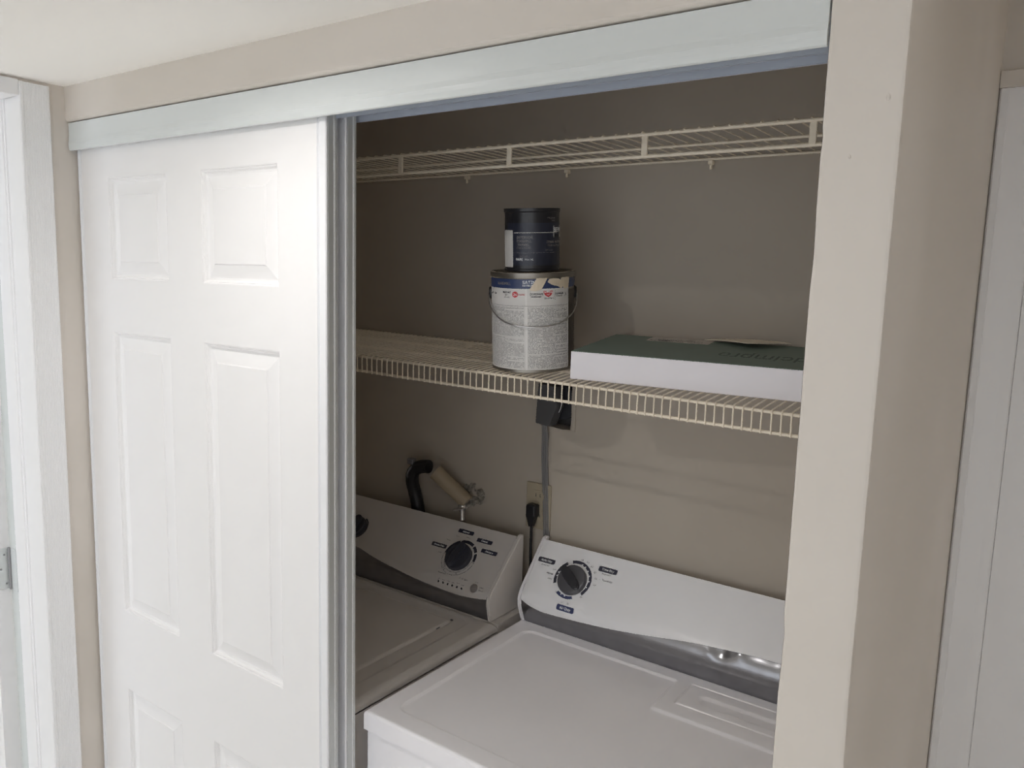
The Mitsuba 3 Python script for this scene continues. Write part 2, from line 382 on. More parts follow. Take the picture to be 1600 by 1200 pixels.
def sliding_door(name, label, y):
    t = struct(name, label=label)
    P = [(a, b, c, d) for (a, b) in PX for (c, d) in PZ]
    obj('slab', door_slab_front(y, DX0 + .011, DX1, .012, 1.985 - .012, P), 'm_door', t)
    for p in P: obj('panel', door_panel(y, *p), 'm_door', t)
    # metal edge frame: bead on the face, channel on the side
    r = sg.Polygon(fillet([(DX1, y + .0015), (DX1 + .002, y - .0022), (DX1 + .005, y + .0012), (DX1 + .0075, y - .0018), (.7935, y - .0022), (.795, y - .0005), (.795, y + .0008),
                    (.7944, y + .0025), (.7936, y + .004), (.7936, y + .0125), (.795, y + .0145), (.7952, y + .019), (.7936, y + .0208), (DX1, y + .0208)], [0] * 14, 2))
    k = obj('stile', extrude_z(r, .010, 1.975), 'm_stile_white', t)
    tag(k, 'white metal edge stile')
    chan = sg.Polygon([(.7937, y + .0025), (.7953, y + .0016), (.7957, y + .003), (.7946, y + .0045), (.7946, y + .0150), (.7958, y + .0165), (.7957, y + .0205), (.7937, y + .0206)])
    k = obj('edge_channel', extrude_z(chan, .010, 1.975), 'm_stile_shaded', t); tag(k, 'metal channel on the door edge, its side shade painted in grey')
    l = sg.Polygon([(DX0, y - .002), (DX0 + .004, y - .003), (DX0 + .006, y), (DX0 + .0085, y - .0015), (DX0 + .011, y), (DX0 + .011, y + .0205), (DX0, y + .0205)])
    obj('stile', extrude_z(l, .010, 1.975), 'm_stile_white', t)
    return t
sliding_door('door_1', 'white six panel sliding closet door nearest the hallway', .0205)
sliding_door('door_2', 'second sliding closet door behind the first, only its edge showing, shade painted in grey', .0620)

# ------------------------------------------------------------------ appliances
class Console:
    """back panel of an appliance: a section in the yz plane swept along x"""
    def __init__(s, x0, x1, pts, radii, sb, y_off=0, rot=0, pivot=(0, 0)):
        s.x0, s.x1, s.sb = x0, x1, sb
        s.sec = fillet(pts, radii, 10, closed=False)
        s.arc = np.r_[0, np.cumsum(np.linalg.norm(np.diff(s.sec, axis=0), axis=1))]
        B = np.array(pts[1]); s.sB = s.arc[np.argmin(np.linalg.norm(s.sec - B, axis=1))]
        C = np.array(pts[2]); s.sC = s.arc[np.argmin(np.linalg.norm(s.sec - C, axis=1))]
        d = np.gradient(s.sec, axis=0); d /= np.linalg.norm(d, axis=1, keepdims=True); s.nrm = np.column_stack([-d[:, 1], d[:, 0]])
    def at(s, a, h=0):
        a = np.asarray(a, float); y = np.interp(a, s.arc, s.sec[:, 0]); z = np.interp(a, s.arc, s.sec[:, 1])
        ny, nz = np.interp(a, s.arc, s.nrm[:, 0]), np.interp(a, s.arc, s.nrm[:, 1])
        return y + ny * h, z + nz * h
    def map(s, mesh, x, v, h=.0030):
        m = mesh.copy(); V = m.vertices
        y, z = s.at(s.sB + v + V[:, 1], h + V[:, 2]); m.vertices = np.column_stack([x + V[:, 0], y, z]); return m
    def surf(s, lo, hi, h, nx=120, ns=60, bump=None, skirt=0):
        xs = np.linspace(s.x0, s.x1, nx); t = np.linspace(0, 1, ns)
        A = lo(xs)[:, None] * (1 - t) + hi(xs)[:, None] * t; X = np.repeat(xs[:, None], ns, 1)
        H = np.full(A.shape, h) + (bump(X, A) if bump else 0)
        if skirt:
            A = np.column_stack([A[:, :1] + .0006, A[:, :1], A]); X = np.column_stack([X[:, :2], X]); H = np.column_stack([H[:, :1] - skirt, H[:, :1] - .0008, H])
        Y, Z = s.at(A, H)
        return grid(X, Y, Z)

def console_parts(t, c, metal_bump=None, panel_mat='m_panel', body_mat='m_appliance'):
    core = [tuple(p) for p in c.sec]
    top = c.arc[-1]
    # closed core
    poly = sg.Polygon(core + [(core[-1][0], core[0][1])]).buffer(-.0075)
    obj('console_body', extrude_x(poly, c.x0 + .001, c.x1 - .001), body_mat, t, 30)
    k = obj('metal_strip', c.surf(lambda x: 0 * x + .0005, lambda x: c.sb(x) + .006, .0004, nx=220, ns=44, bump=metal_bump), 'm_steel', t, True)
    tag(k, 'brushed grey metal strip')
    k = obj('control_panel', c.surf(lambda x: c.sb(x), lambda x: 0 * x + c.sC - .004, .0026, skirt=.004), panel_mat, t, 40)
    # end caps, a little proud of the panel
    big = sg.Polygon(core + [(core[-1][0], core[0][1])]).buffer(.0028, quad_segs=6)
    big = big.intersection(sg.box(-1, core[0][1] + .0002, core[-1][0] + .0003, 3))
    for a, b in ((c.x0 - .010, c.x0), (c.x1, c.x1 + .010)):
        cap = cat_([extrude_x(big, min(a, b) + .0015, max(a, b) - .0015), extrude_x(big.buffer(-.0015), a, b)])
        obj('end_cap', cap, body_mat, t, 25)

def sdf_rr(X, Y, x0, x1, y0, y1, r):
    cx, cy, hx, hy = (x0 + x1) / 2, (y0 + y1) / 2, (x1 - x0) / 2 - r, (y1 - y0) / 2 - r
    dx, dy = np.abs(X - cx) - hx, np.abs(Y - cy) - hy
    return np.hypot(np.maximum(dx, 0), np.maximum(dy, 0)) + np.minimum(np.maximum(dx, dy), 0) - r
def sst(a, b, x):
    t = np.clip((x - a) / (b - a), 0, 1); return t * t * (3 - 2 * t)
def top_sheet(x0, x1, y0, y1, z, height, drop, r=.010, step=.0016, corner=.02):
    """appliance top: height field whose border is rounded over and goes down by drop"""
    xs = np.unique(np.r_[np.arange(x0, x1, step), x1]); ys = np.unique(np.r_[np.arange(y0, y1, step), y1])
    X, Y = np.meshgrid(xs, ys, indexing='ij')
    e = np.minimum(np.minimum(X - x0, x1 - X), np.minimum(Y - y0, y1 - Y)); e = np.clip(e, 0, r)
    Z = z + height(X, Y) - (r - np.sqrt(np.maximum(r * r - (r - e) ** 2, 0)))
    g = grid(X, Y, Z)
    # skirt
    rim = [(x0, y0), (x1, y0), (x1, y1), (x0, y1)]
    sk = []
    for i in range(4):
        (ax, ay), (bx, by) = rim[i], rim[(i + 1) % 4]
        V = np.array([(ax, ay, z - drop), (bx, by, z - drop), (bx, by, z - r + .0001), (ax, ay, z - r + .0001)]); sk.append(trimesh.Trimesh(V, [(0, 1, 2), (0, 2, 3)], process=False))
    return cat_([g] + sk)

# ---- dryer
D0, D1, DF, DBK = .800, 1.500, .1000, .690
dt = thing('clothes_dryer', 'white clothes dryer at the right, its silver strip dented and lit', 'dryer')
def dryer_h(X, Y):
    # recessed work surface, raised plateau round the lint screen at the back right
    r1 = sdf_rr(X, Y, .842, 1.462, .143, .566, .022)
    rec = 1 - sst(-.004, .003, r1)
    pl = sdf_rr(X, Y, 1.207, 1.60, .4405, .70, .012)
    pla = 1 - sst(-.0055, .0035, pl)
    h = -.0042 * rec * (1 - pla)
    g = sdf_rr(X, Y, 1.2385, 1.475, .484, .5700, .004)
    h -= .0034 * np.exp(-(g / .0014) ** 2)
    ov = sdf_rr(X, Y, 1.266, 1.44, .5050, .5410, .017)
    h -= .0040 * (1 - sst(-.009, .002, ov))
    return h
obj('top', top_sheet(D0, D1, DF, .602, .92, dryer_h, .0365, r=.006), 'm_appliance', dt, 40)
k = obj('top_back', box(D0, D1, .602, DBK, .8835, .9195), 'm_appliance', dt)
obj('cabinet', rbox(D0 + .004, D1 - .004, DF + .004, DBK, .03, .8825, .003), 'm_appliance', dt, 30)
for x in (D0 + .06, D1 - .06):
    for y in (DF + .06, DBK - .06): obj('foot', trimesh.creation.cylinder(.018, .031, sections=16, transform=trimesh.transformations.translation_matrix((x, y, .0155))), 'm_black_rubber', dt, 40)
obj('door_panel', rbox(D0 + .10, D1 - .10, DF - .012, DF + .004, .30, .80, .008), 'm_appliance', dt, 30)
sbx = [.79, .803, .83, .872, .942, 1.04, 1.115, 1.25, 1.39, 1.52]; sbv = [.0645, .063, .053, .0465, .0495, .0565, .065, .0815, .0895, .089]
from scipy.interpolate import PchipInterpolator
sbD = PchipInterpolator(sbx, sbv)
cd = Console(D0 + .010, D1 - .010, [(.602, .919), (.578, .979), (.6836, 1.0968), (.6965, 1.0972), (.6972, 1.04)], [0, .050, .012, .005, 0], lambda x: sbD(x))
def dent(X, A):
    d = np.hypot((X - 1.285) / 1.3, A - .078)
    b = -.0050 * np.exp(-(d / .014) ** 2) + .0012 * np.exp(-(np.hypot(X - 1.262, A - .070) / .008) ** 2) + .0016 * np.exp(-(np.hypot(X - 1.322, A - .084) / .010) ** 2)
    lo = .0045 * sst(.074, .050, A) * sst(.0, .02, A)
    return b - .0015 * sst(.02, .06, A) * sst(1.05, 1.2, X) * 0
console_parts(dt, cd, dent, 'm_dryer_panel')
DV = .003  # lift of the print above the panel
def badge(t, c, x, v, w, h, s, m, th, dx=0, dv=0, halo=True):
    k = obj('badge', c.map(poly_mesh(rrect(-w / 2, w / 2, -h / 2, h / 2, h * .28), .0003), x, v), m, t)
    obj('lettering', c.map(text(s, th, True), x + dx, v + dv, .0034), 'm_print_white', k)
    if halo:
        ol = rrect(-w / 2, w / 2, -h / 2, h / 2, h * .28)
        obj('outline', c.map(poly_mesh(ol.buffer(.0011).difference(ol.buffer(.0004)), .0002), x, v), 'm_print_white', k)
    return k
KX, KV = .9195, .0740
badge(dt, cd, .8375, .1012, .0450, .0115, 'Auto Dry', 'm_print', .0052)
badge(dt, cd, .9935, .1165, .0455, .0120, 'Time Dry', 'm_print_navy', .0052)
badge(dt, cd, .9280, .0075, .0440, .0120, 'Air Only', 'm_print_blue', .0055)
sc = obj('dial_scale', cd.map(poly_mesh(arc_poly(KX, 0, .0395, .0465, 128, 205).buffer(0), .0003), 0, KV), 'm_print', dt)
tag(sc, 'printed dial scale')
obj('scale_arc', cd.map(poly_mesh(arc_poly(KX, 0, .0395, .0465, -38, 112), .0003), 0, KV), 'm_print_navy', sc)
obj('scale_arc', cd.map(poly_mesh(arc_poly(KX, 0, .0395, .0465, 236, 292), .0003), 0, KV), 'm_print_blue', sc)
obj('scale_halo', cd.map(poly_mesh(unary_union([arc_poly(KX, 0, .0355, .0393, 150, 185), arc_poly(KX, 0, .0355, .0393, -36, 85), arc_poly(KX, 0, .0355, .0393, 240, 288),
     arc_poly(KX, 0, .0467, .0478, 127, 206), arc_poly(KX, 0, .0467, .0478, -39, 113), arc_poly(KX, 0, .0467, .0478, 235, 293)]), .0002), 0, KV), 'm_print_white', sc)
tick = [arc_poly(KX, 0, .0358, .0425, a - 2, a + 2, 4) for a in (76, 62, 44, 26, 8, -12, 150, 168, 180, 252, 266)]
obj('scale_ticks', cd.map(poly_mesh(unary_union(tick), .0005), 0, KV, .0031), 'm_print_white', sc)
for s, x, v, h in (('Less', .8655, .0862, .0032), ('Normal', .8588, .0742, .0036), ('More', .8640, .0622, .0034), ('Low Heat', .8392, .0906, .0034), ('High Heat', .9935, .1062, .0034),
                   ('60', .9235, .1243, .0042), ('50', .9395, .1222, .0042), ('40', .9530, .1157, .0042), ('30', .9650, .1040, .0042), ('20', .9725, .0915, .0042), ('10', .9755, .0762, .0042),
                   ('Touch Up', 1.0010, .0921, .0042), ('-', .9825, .0915, .0042), ('Off', .8925, .1072, .0032), ('Off', .8935, .0365, .0032), ('Off', .9560, .0410, .0032), ('10', .9165, .0190, .0036), ('20', .9312, .0190, .0036)):
    obj('scale_text', cd.map(text(s, h, s in ('Normal', 'Touch Up')), x, v, .0029), 'm_print_gray' if s not in ('Normal',) else 'm_print', dt)
def knob(t, c, x, v, r, ang, body, grip):
    m = lathe([(.0001, .0135), (r * .9, .0135), (r * .97, .0120), (r, .008), (r, 0), (r * .5, 0)], 56)
    k = obj('dial', c.map(m, x, v, .0028), body, t, 35); tag(k, 'round dark control knob')
    n = 28; u = np.linspace(-1, 1, n); w = .0112 * np.sqrt(np.clip(1 - np.abs(u) ** 2.6, 0, 1))
    P = [(a * r * .98, b) for a, b in zip(u, w)] + [(a * r * .98, -b) for a, b in zip(u[::-1], w[::-1])]
    g = sg.Polygon(P).buffer(.0002)
    a = trimesh.creation.extrude_polygon(g, .010, engine='earcut'); b = trimesh.creation.extrude_polygon(g.buffer(-.0022), .0128, engine='earcut'); b2 = trimesh.creation.extrude_polygon(g.buffer(-.0011), .0118, engine='earcut')
    gm = cat_([a, b, b2]); gm.apply_translation((0, 0, .0130)); gm.apply_transform(trimesh.transformations.rotation_matrix(math.radians(ang), (0, 0, 1)))
    obj('grip', c.map(gm, x, v, .0028), grip, k, 30)
    pm = trimesh.creation.extrude_polygon(sg.box(r * .80, -.0010, r * .97, .0010), .0004, engine='earcut'); pm.apply_transform(trimesh.transformations.rotation_matrix(math.radians(ang), (0, 0, 1)))
    obj('pointer', c.map(pm, x, v, .0028 + .0134), 'm_print_white', k)
    return k
knob(dt, cd, .9215, .0715, .0345, -36, 'm_knob', 'm_knob_dark')

# ---- washer
W0, W1, WF, WBK = .072, .7742, .0950, .655
wt = thing('washing_machine', 'white top loading washing machine standing in shadow left of the dryer', 'washer')
def washer_h(X, Y):
    s = sdf_rr(X, Y, .10, .679, .05, .4965, .014)
    h = -.0030 * np.exp(-(s / .0022) ** 2) + .0022 * (1 - sst(-.010, -.001, s))
    r = sdf_rr(X, Y, .09, .719, .02, .522, .030)
    return h + .0028 * sst(-.006, .006, r)
obj('top', top_sheet(W0, W1, WF, .546, .9175, washer_h, .040, r=.018), 'm_washer_shaded', wt, 40)
obj('lid_hinge', cat_([rbox(.6735, .6805, .4945, .4985, .9170, .9203, .0008), rbox(.6775, .6795, .440, .452, .9160, .9188, .0006)]), 'm_steel_dark', wt)
obj('top_back', box(W0, W1, .546, WBK, .88, .9185), 'm_washer_shaded', wt)
obj('cabinet', rbox(W0 + .004, W1 - .004, WF + .004, WBK, .03, .879, .003), 'm_washer_shaded', wt, 30)
for x in (W0 + .06, W1 - .06):
    for y in (WF + .06, WBK - .06): obj('foot', trimesh.creation.cylinder(.018, .031, sections=16, transform=trimesh.transformations.translation_matrix((x, y, .0155))), 'm_black_rubber', wt, 40)
wx = [.05, .2, .307, .36, .45, .56, .66, .72, .745, .77]; wv = [.088, .087, .0800, .0700, .0580, .0480, .0445, .050, .0540, .0560]
sbW = PchipInterpolator(wx, wv)
cw = Console(W0 + .010, .7455, [(.546, .9195), (.534, .977), (.6587, 1.0959), (.6665, 1.0963), (.6672, 1.03)], [0, .045, .012, .004, 0], lambda x: sbW(x))
console_parts(wt, cw, body_mat='m_washer_shaded')
WX, WV = .6215, .0735
for s, x, v, w in (('Normal', .6030, .1424, .048), ('Casual', .6670, .1311, .046), ('Delicate', .6944, .1073, .047), ('Heavy Duty', .5470, .0905, .047)):
    badge(wt, cw, x, v, w, .0105, s, 'm_print_navy' if s != 'Heavy Duty' else 'm_print', .0044, halo=False)
sc = obj('dial_scale', cw.map(poly_mesh(arc_poly(WX, 0, .0405, .0480, 116, 176), .0003), 0, WV), 'm_print_navy', wt)
tag(sc, 'printed dial scale')
for a, b in ((62, 112), (32, 55), (0, 26)): obj('scale_arc', cw.map(poly_mesh(arc_poly(WX, 0, .0405, .0480, a, b), .0003), 0, WV), 'm_print', sc)
ol = [arc_poly(WX, 0, .0395, .0480, a, b) for a, b in ((178, 232), (238, 290), (293, 357))]
obj('scale_outline', cw.map(poly_mesh(unary_union([o.difference(o.buffer(-.0007)) for o in ol]), .0002), 0, WV), 'm_print', sc)
for s, x, v, h in (('Light', .5600, .0735, .0032), ('Heavy', .5640, .1110, .0032), ('Light', .5855, .1270, .0032), ('Heavy', .6180, .1300, .0032), ('Rinse/Spin', .5976, .0245, .0036), ('Drain Spin', .6640, .0258, .0040),
                   ('fill', .5985, .0105, .0026), ('wash', .6125, .0105, .0026), ('rinse', .6270, .0105, .0026), ('spin', .6415, .0105, .0026), ('extra', .6560, .0125, .0026), ('rinse', .6705, .0115, .0026), ('Start', .7040, .0270, .0030),
                   ('Clean', .7235, .0185, .0038), ('Wash', .7235, .0120, .0038)):
    obj('scale_text', cw.map(text(s, h), x, v, .0029), 'm_print_gray', wt)
for i in range(6):
    obj('status_light', cw.map(trimesh.creation.cylinder(.0024, .0008, sections=16), .5983 + i * .01436, .0040, .0030), 'm_knob_dark', wt)
k = obj('start_button', cw.map(lathe([(.0001, .0022), (.0085, .0022), (.0098, .0012), (.0100, 0)], 32), .7032, .0125, .0028), 'm_button', wt, 40)
knob(wt, cw, .6225, .0730, .0350, 80, 'm_knob_blue', 'm_knob_blue')
k2 = obj('dial_scale', cw.map(poly_mesh(arc_poly(.268, 0, .0295, .0330, -70, 70), .0003), 0, .0750), 'm_print_navy', wt)
knob(wt, cw, .268, .0750, .0285, 80, 'm_knob_blue', 'm_knob_blue')

# ------------------------------------------------------------------ wire shelves
SHX = -.0141
def deck_z(x, y): return 1.5147 + SHX * (x - 1.0) + .0905 * (y - .4169)
def lower_shelf():
    t = thing('wire_shelf', 'cream coated wire shelf in the middle of the closet holding the paint cans and box', 'shelf')
    YF, x0, x1 = .4169, .006, XP - .004
    n = int((x1 - x0) / .0159); i0 = (.4497 - x0) / .0159 % 1
    R = .00145
    for i in range(n + 1):
        x = x0 + (i + i0) * .0159
        if x > x1: break
        z = deck_z(x, YF)
        dz = random.gauss(0, .0003)
        pts = [(x, YB - .004, deck_z(x, YB - .004) + .003), (x, .56, deck_z(x, .56) + .0031), (x, YF + .004, z + .0042), (x, YF - .0012, z + .0040), (x, YF - .0046, z + .0005), (x + dz, YF - .0048, z - .016), (x + dz, YF - .0045, z - .0365)]
        obj('wire', tube(pts, R, 6), 'm_wire', t, 50)
    for y, dz, r in ((YF, 0, .0030), (YF - .0010, -.0335, .0030), (.520, -.0006, .0027), (.615, -.0006, .0027), (YB - .008, -.0004, .0027)):
        zz = lambda x: deck_z(x, max(y, YF)) + dz
        obj('rod', tube([(x0, y, zz(x0)), (x1, y, zz(x1))], r, 10), 'm_wire', t, 50)
    for x in (.15, .55, 1.0, 1.40):
        obj('wall_clip', rbox(x - .007, x + .007, YB - .014, YB, deck_z(x, YB) - .014, deck_z(x, YB) - .0022, .002), 'm_wire', t)
    return t
lower_shelf()
def upper_shelf():
    t = thing('wire_shelf', 'upper cream wire shelf near the top of the closet with nothing on it', 'shelf')
    YF, x0, x1, ZT, ZB = .400, .006, XP - .004, 1.9590, 1.9235
    n = int((x1 - x0) / .0254)
    for i in range(n + 1):
        x = x0 + .008 + i * .0254
        if x > x1: break
        obj('wire', tube([(x, YB - .004, ZT + .0035), (x, .55, ZT + .0037), (x, YF - .004, ZT + .0040), (x, YF - .006, ZT + .0020)], .0012, 6), 'm_wire', t, 50)
    for y, z, r in ((YF, ZT, .0032), (YF + .004, ZB, .0034), (.527, ZT - .0008, .0028), (YB - .008, ZT - .0008, .0028)):
        obj('rod', tube([(x0, y, z), (x1, y, z)], r, 10), 'm_wire', t, 50)
    for x in (.3045, .5925, .8755, 1.1600, 1.4380):
        obj('spacer', rbox(x - .0055, x + .0055, YF - .0012, YF + .0035, ZB, ZT, .0012), 'm_wire', t)
    for x in (.13, .5335, .8215, 1.1600, 1.45):
        obj('wall_clip', cat_([rbox(x - .005, x + .005, YB - .014, YB, ZT - .012, ZT - .0036, .0015), tube([(x, YB - .008, ZT - .010), (x + .001, YB - .010, ZT - .021)], .0028, 8)]), 'm_wire', t)
    return t
upper_shelf()

# ------------------------------------------------------------------ paint cans
TILT = 4.6
def on_deck(mesh, x, y, z0, rotz=0):
    m = mesh.copy(); R = trimesh.transformations.rotation_matrix
    M = trimesh.transformations.translation_matrix((x, y, z0)) @ R(math.radians(TILT), (1, 0, 0)) @ R(math.radians(-SHX * 40), (0, 1, 0)) @ R(rotz, (0, 0, 1))
    m.apply_transform(M); return m
def cyl_patch(r, a0, a1, z0, z1, n=40, nz=2):
    """a sheet on a cylinder, angles in degrees measured so that +u runs to the viewer's right"""
    a = np.radians(np.linspace(a0, a1, n)); z = np.linspace(z0, z1, nz); A, Z = np.meshgrid(a, z, indexing='ij')
    m = grid(r * np.sin(A), -r * np.cos(A), Z)
    uv = np.column_stack([((A - a[0]) / (a[-1] - a[0])).ravel(), ((Z - z0) / (z1 - z0)).ravel()])
    return m, uv
def on_cyl(mesh, r, a, z):
    m = mesh.copy(); V = m.vertices; ang = math.radians(a) + V[:, 0] / r; rr = r + V[:, 2]
    m.vertices = np.column_stack([rr * np.sin(ang), -rr * np.cos(ang), z + V[:, 1]]); return m
CANA = math.degrees(math.atan2(CAM[0] - .872, -(CAM[1] - .511)))      # direction from the can to the hallway
CX, CY = .872, .511
CZ = deck_z(CX, CY) + .0058
def label_ink(p, n, uv):
    """blocks of fine print on the paper label: lines of words in two columns"""
    u, v = uv.x, uv.y
    line = v * 60.
    row = dr.floor(line)
    fy = line - row
    col = dr.select(u > .54, 1., 0.)
    rnd = mikit.cell_rand(row, col, 3)
    uu = dr.select(col > .5, (u - .556) / .425, (u - .02) / .50)
    inside = (uu > .0) & (uu < dr.select(rnd > .80, rnd * .7, 1.0)) & (v < .775) & (v > .015)
    gap = (mikit.cell_rand(row, col, 9) > .90)
    word = noise(u * 160 + row * 31, row * 7.1, 2.) > .36
    heavy = mikit.cell_rand(row, col, 5) > .88
    ink = inside & word & (fy > dr.select(heavy, .12, .25)) & (fy < .82) & ~gap
    paper = mix([.60, .59, .57], [.68, .665, .645], noise(u * 6, v * 9, 1.))
    paper = dr.select((u > .532) & (u < .548), mi.Color3f(.74, .73, .71), paper)
    c = dr.select(ink, mi.Color3f(.30, .295, .29), paper)
    edge = (dr.abs(v - .79) < .004)
    return dr.select(edge, mi.Color3f(.35, .34, .33), c)
mat('m_label', prin(proc(label_ink), .5))
def gallon():
    t = thing('paint_can', 'large paint can with a white printed label, dried drips and a wire handle', 'paint can')
    place = lambda m: on_deck(m, CX, CY, CZ)
    r, h = .0842, .197
    obj('body', place(lathe([(.0001, .004), (r - .004, .004), (r - .003, 0), (r + .0012, .0005), (r + .0012, .004), (r, .006), (r, h - .014), (r + .0005, h - .012), (r + .0022, h - .009), (r + .0022, h), (r - .004, h), (r - .006, h - .004)], 96)), 'm_can_steel', t, 35)
    obj('lid', place(lathe([(.0001, h - .006), (.060, h - .006), (.062, h - .003), (.066, h - .003), (.068, h - .008), (.072, h - .008), (r - .006, h - .001), (r - .0045, h + .0006), (r - .003, h - .002)], 80)), 'm_can_steel', t, 35)
    A = CANA
    m, uv = cyl_patch(r + .0006, A - 86, A + 57, .006, h - .030, 90)
    k = obj('paper_label', place(m), 'm_label', t, True, uv=uv); tag(k, 'white paper label with fine print')
    m, uv = cyl_patch(r + .0005, A + 57, A + 200, .006, h - .034, 60)
    obj('bare_side', place(m), 'm_can_dark', t, True)
    m, uv = cyl_patch(r + .0008, A - 88, A + 118, h - .030, h - .0105, 90)
    b = obj('blue_band', place(m), 'm_navy', t, True); tag(b, 'dark blue band of the label')
    def txt(s, hh, a, z, mt, parent, bold=True): obj('lettering', place(on_cyl(text(s, hh, bold), r + .0010, a, z)), mt, parent)
    txt('EGGSHELL', .0050, A - 42, h - .0205, 'm_print_gray', b); 
    txt('SATIN', .0060, A - 5, h - .0175, 'm_print_white', b); txt('INTERIOR', .0030, A - 7, h - .0240, 'm_print_white', b)
    # header pictograms of the label
    txt('RECOAT', .0036, A - 37, h - .0375, 'm_print', k); txt('After', .0028, A - 37, h - .0425, 'm_print_gray', k, False); txt('4 Hours', .0028, A - 37, h - .0470, 'm_print_gray', k, False)
    d = poly_mesh(sg.Point(0, 0).buffer(.0060), .0003); obj('red_dot', place(on_cyl(d, r + .0008, A - 24, h - .0415)), 'm_red', k)
    txt('24', .0050, A - 24, h - .0415, 'm_print_white', k); txt('HOURS', .0026, A - 14.5, h - .0415, 'm_red', k)
    txt('1 hr', .0034, A - 61, h - .0410, 'm_print', k); txt('DRY', .0034, A - 71, h - .0410, 'm_print', k)
    txt('COVERAGE', .0036, A + 5, h - .0405, 'm_print', k); txt('Rendement', .0028, A + 5, h - .0455, 'm_print', k)
    hrt = sg.Polygon([(-.0100, .0055), (.0100, .0055), (.0090, .0005), (.0045, -.0045), (0, -.0065), (-.0045, -.0045), (-.0090, .0005)])
    obj('red_badge', place(on_cyl(poly_mesh(hrt, .0003), r + .0008, A + 21, h - .0400)), 'm_red', k)
    txt('250-400', .0030, A + 21, h - .0372, 'm_print_white', k); txt('sq ft', .0024, A + 21, h - .0415, 'm_print_white', k); txt('23-37 m2', .0028, A + 22, h - .0490, 'm_print', k)
    txt('CLEANUP', .0034, A + 38, h - .0405, 'm_print', k); txt('Limpieza', .0026, A + 38, h - .0450, 'm_print_gray', k)
    x1 = affinity.rotate(sg.box(-.0045, -.0005, .0045, .0005), 55); x2 = affinity.rotate(sg.box(-.0045, -.0005, .0045, .0005), 125)
    obj('pictogram', place(on_cyl(poly_mesh(unary_union([x1, x2]), .0003), r + .0008, A + 50, h - .0425)), 'm_print_gray', k)
    for a0, a1 in ((-3, 30), (31, 56)):
        w = math.radians(a1 - a0) * r / 2
        fr = sg.box(-w, -.0090, w, .0085); obj('frame', place(on_cyl(poly_mesh(fr.difference(fr.buffer(-.0003)), .0002), r + .0008, A + (a0 + a1) / 2, h - .0425)), 'm_print_gray', k)
    # dried paint running over the rim
    def drip(poly, nm='paint_drip'):
        P = sg.Polygon([(math.radians(a) * r, z) for a, z in poly]).buffer(.0015).buffer(-.0006)
        P = trimesh.creation.extrude_polygon(P.simplify(.0002), .0011, engine='earcut')
        for _ in range(2): P = P.subdivide()
        obj(nm, place(on_cyl(P, r + .0009, A, h)), 'm_paint_drip', t)
    hole = [(1, -.0115), (4, -.0065), (8, -.008)]
    drip([(-4, -.032), (2, -.020), (6, -.010), (4, -.004), (20, -.003), (19, -.010), (17, -.016), (14, -.024), (11, -.031), (4, -.034)])
    drip([(21, -.017), (23, -.0125), (30, -.011), (37, -.0125), (41, -.016), (42, -.011), (42, -.002), (57, -.002), (57, -.016), (55, -.030), (48, -.031), (44, -.026), (41, -.030), (37, -.026), (31, -.024), (26, -.0215)])
    drip([(-88, -.012), (-80, -.0085), (-60, -.0095), (-40, -.0085), (-10, -.0095), (6, -.006), (44, -.008), (70, -.008), (95, -.010), (95, -.0005), (40, -.0003), (0, -.0003), (-40, -.0003), (-88, -.0005)], 'rim_paint')
    # ears and bail
    for s, a in ((-1, A - 88), (1, A + 92)):
        e = lathe([(.0001, .004), (.0075, .004), (.0092, .002), (.0095, 0)], 24); e.apply_scale((.85, 1.35, 1.3))
        obj('ear', place(on_cyl(e, r + .0002, a, h - .044)), 'm_black_rubber', t, 40)
    n = 44; P = []
    for q in np.linspace(-1, 1, n):
        a = math.radians(A + 2 + q * 90); sag = .060 * (1 - abs(q) ** 2.3); rr = r + .0055 + .004 * (1 - abs(q)) 
        P.append((rr * math.sin(a), -rr * math.cos(a), h - .044 - sag))
    P = [(P[0][0] * .98, P[0][1] * .98, P[0][2])] + P + [(P[-1][0] * .98, P[-1][1] * .98, P[-1][2])]
    obj('handle', place(tube(P, .0014, 8)), 'm_chrome', t, 50)
    return place, h
placeG, HG = gallon()
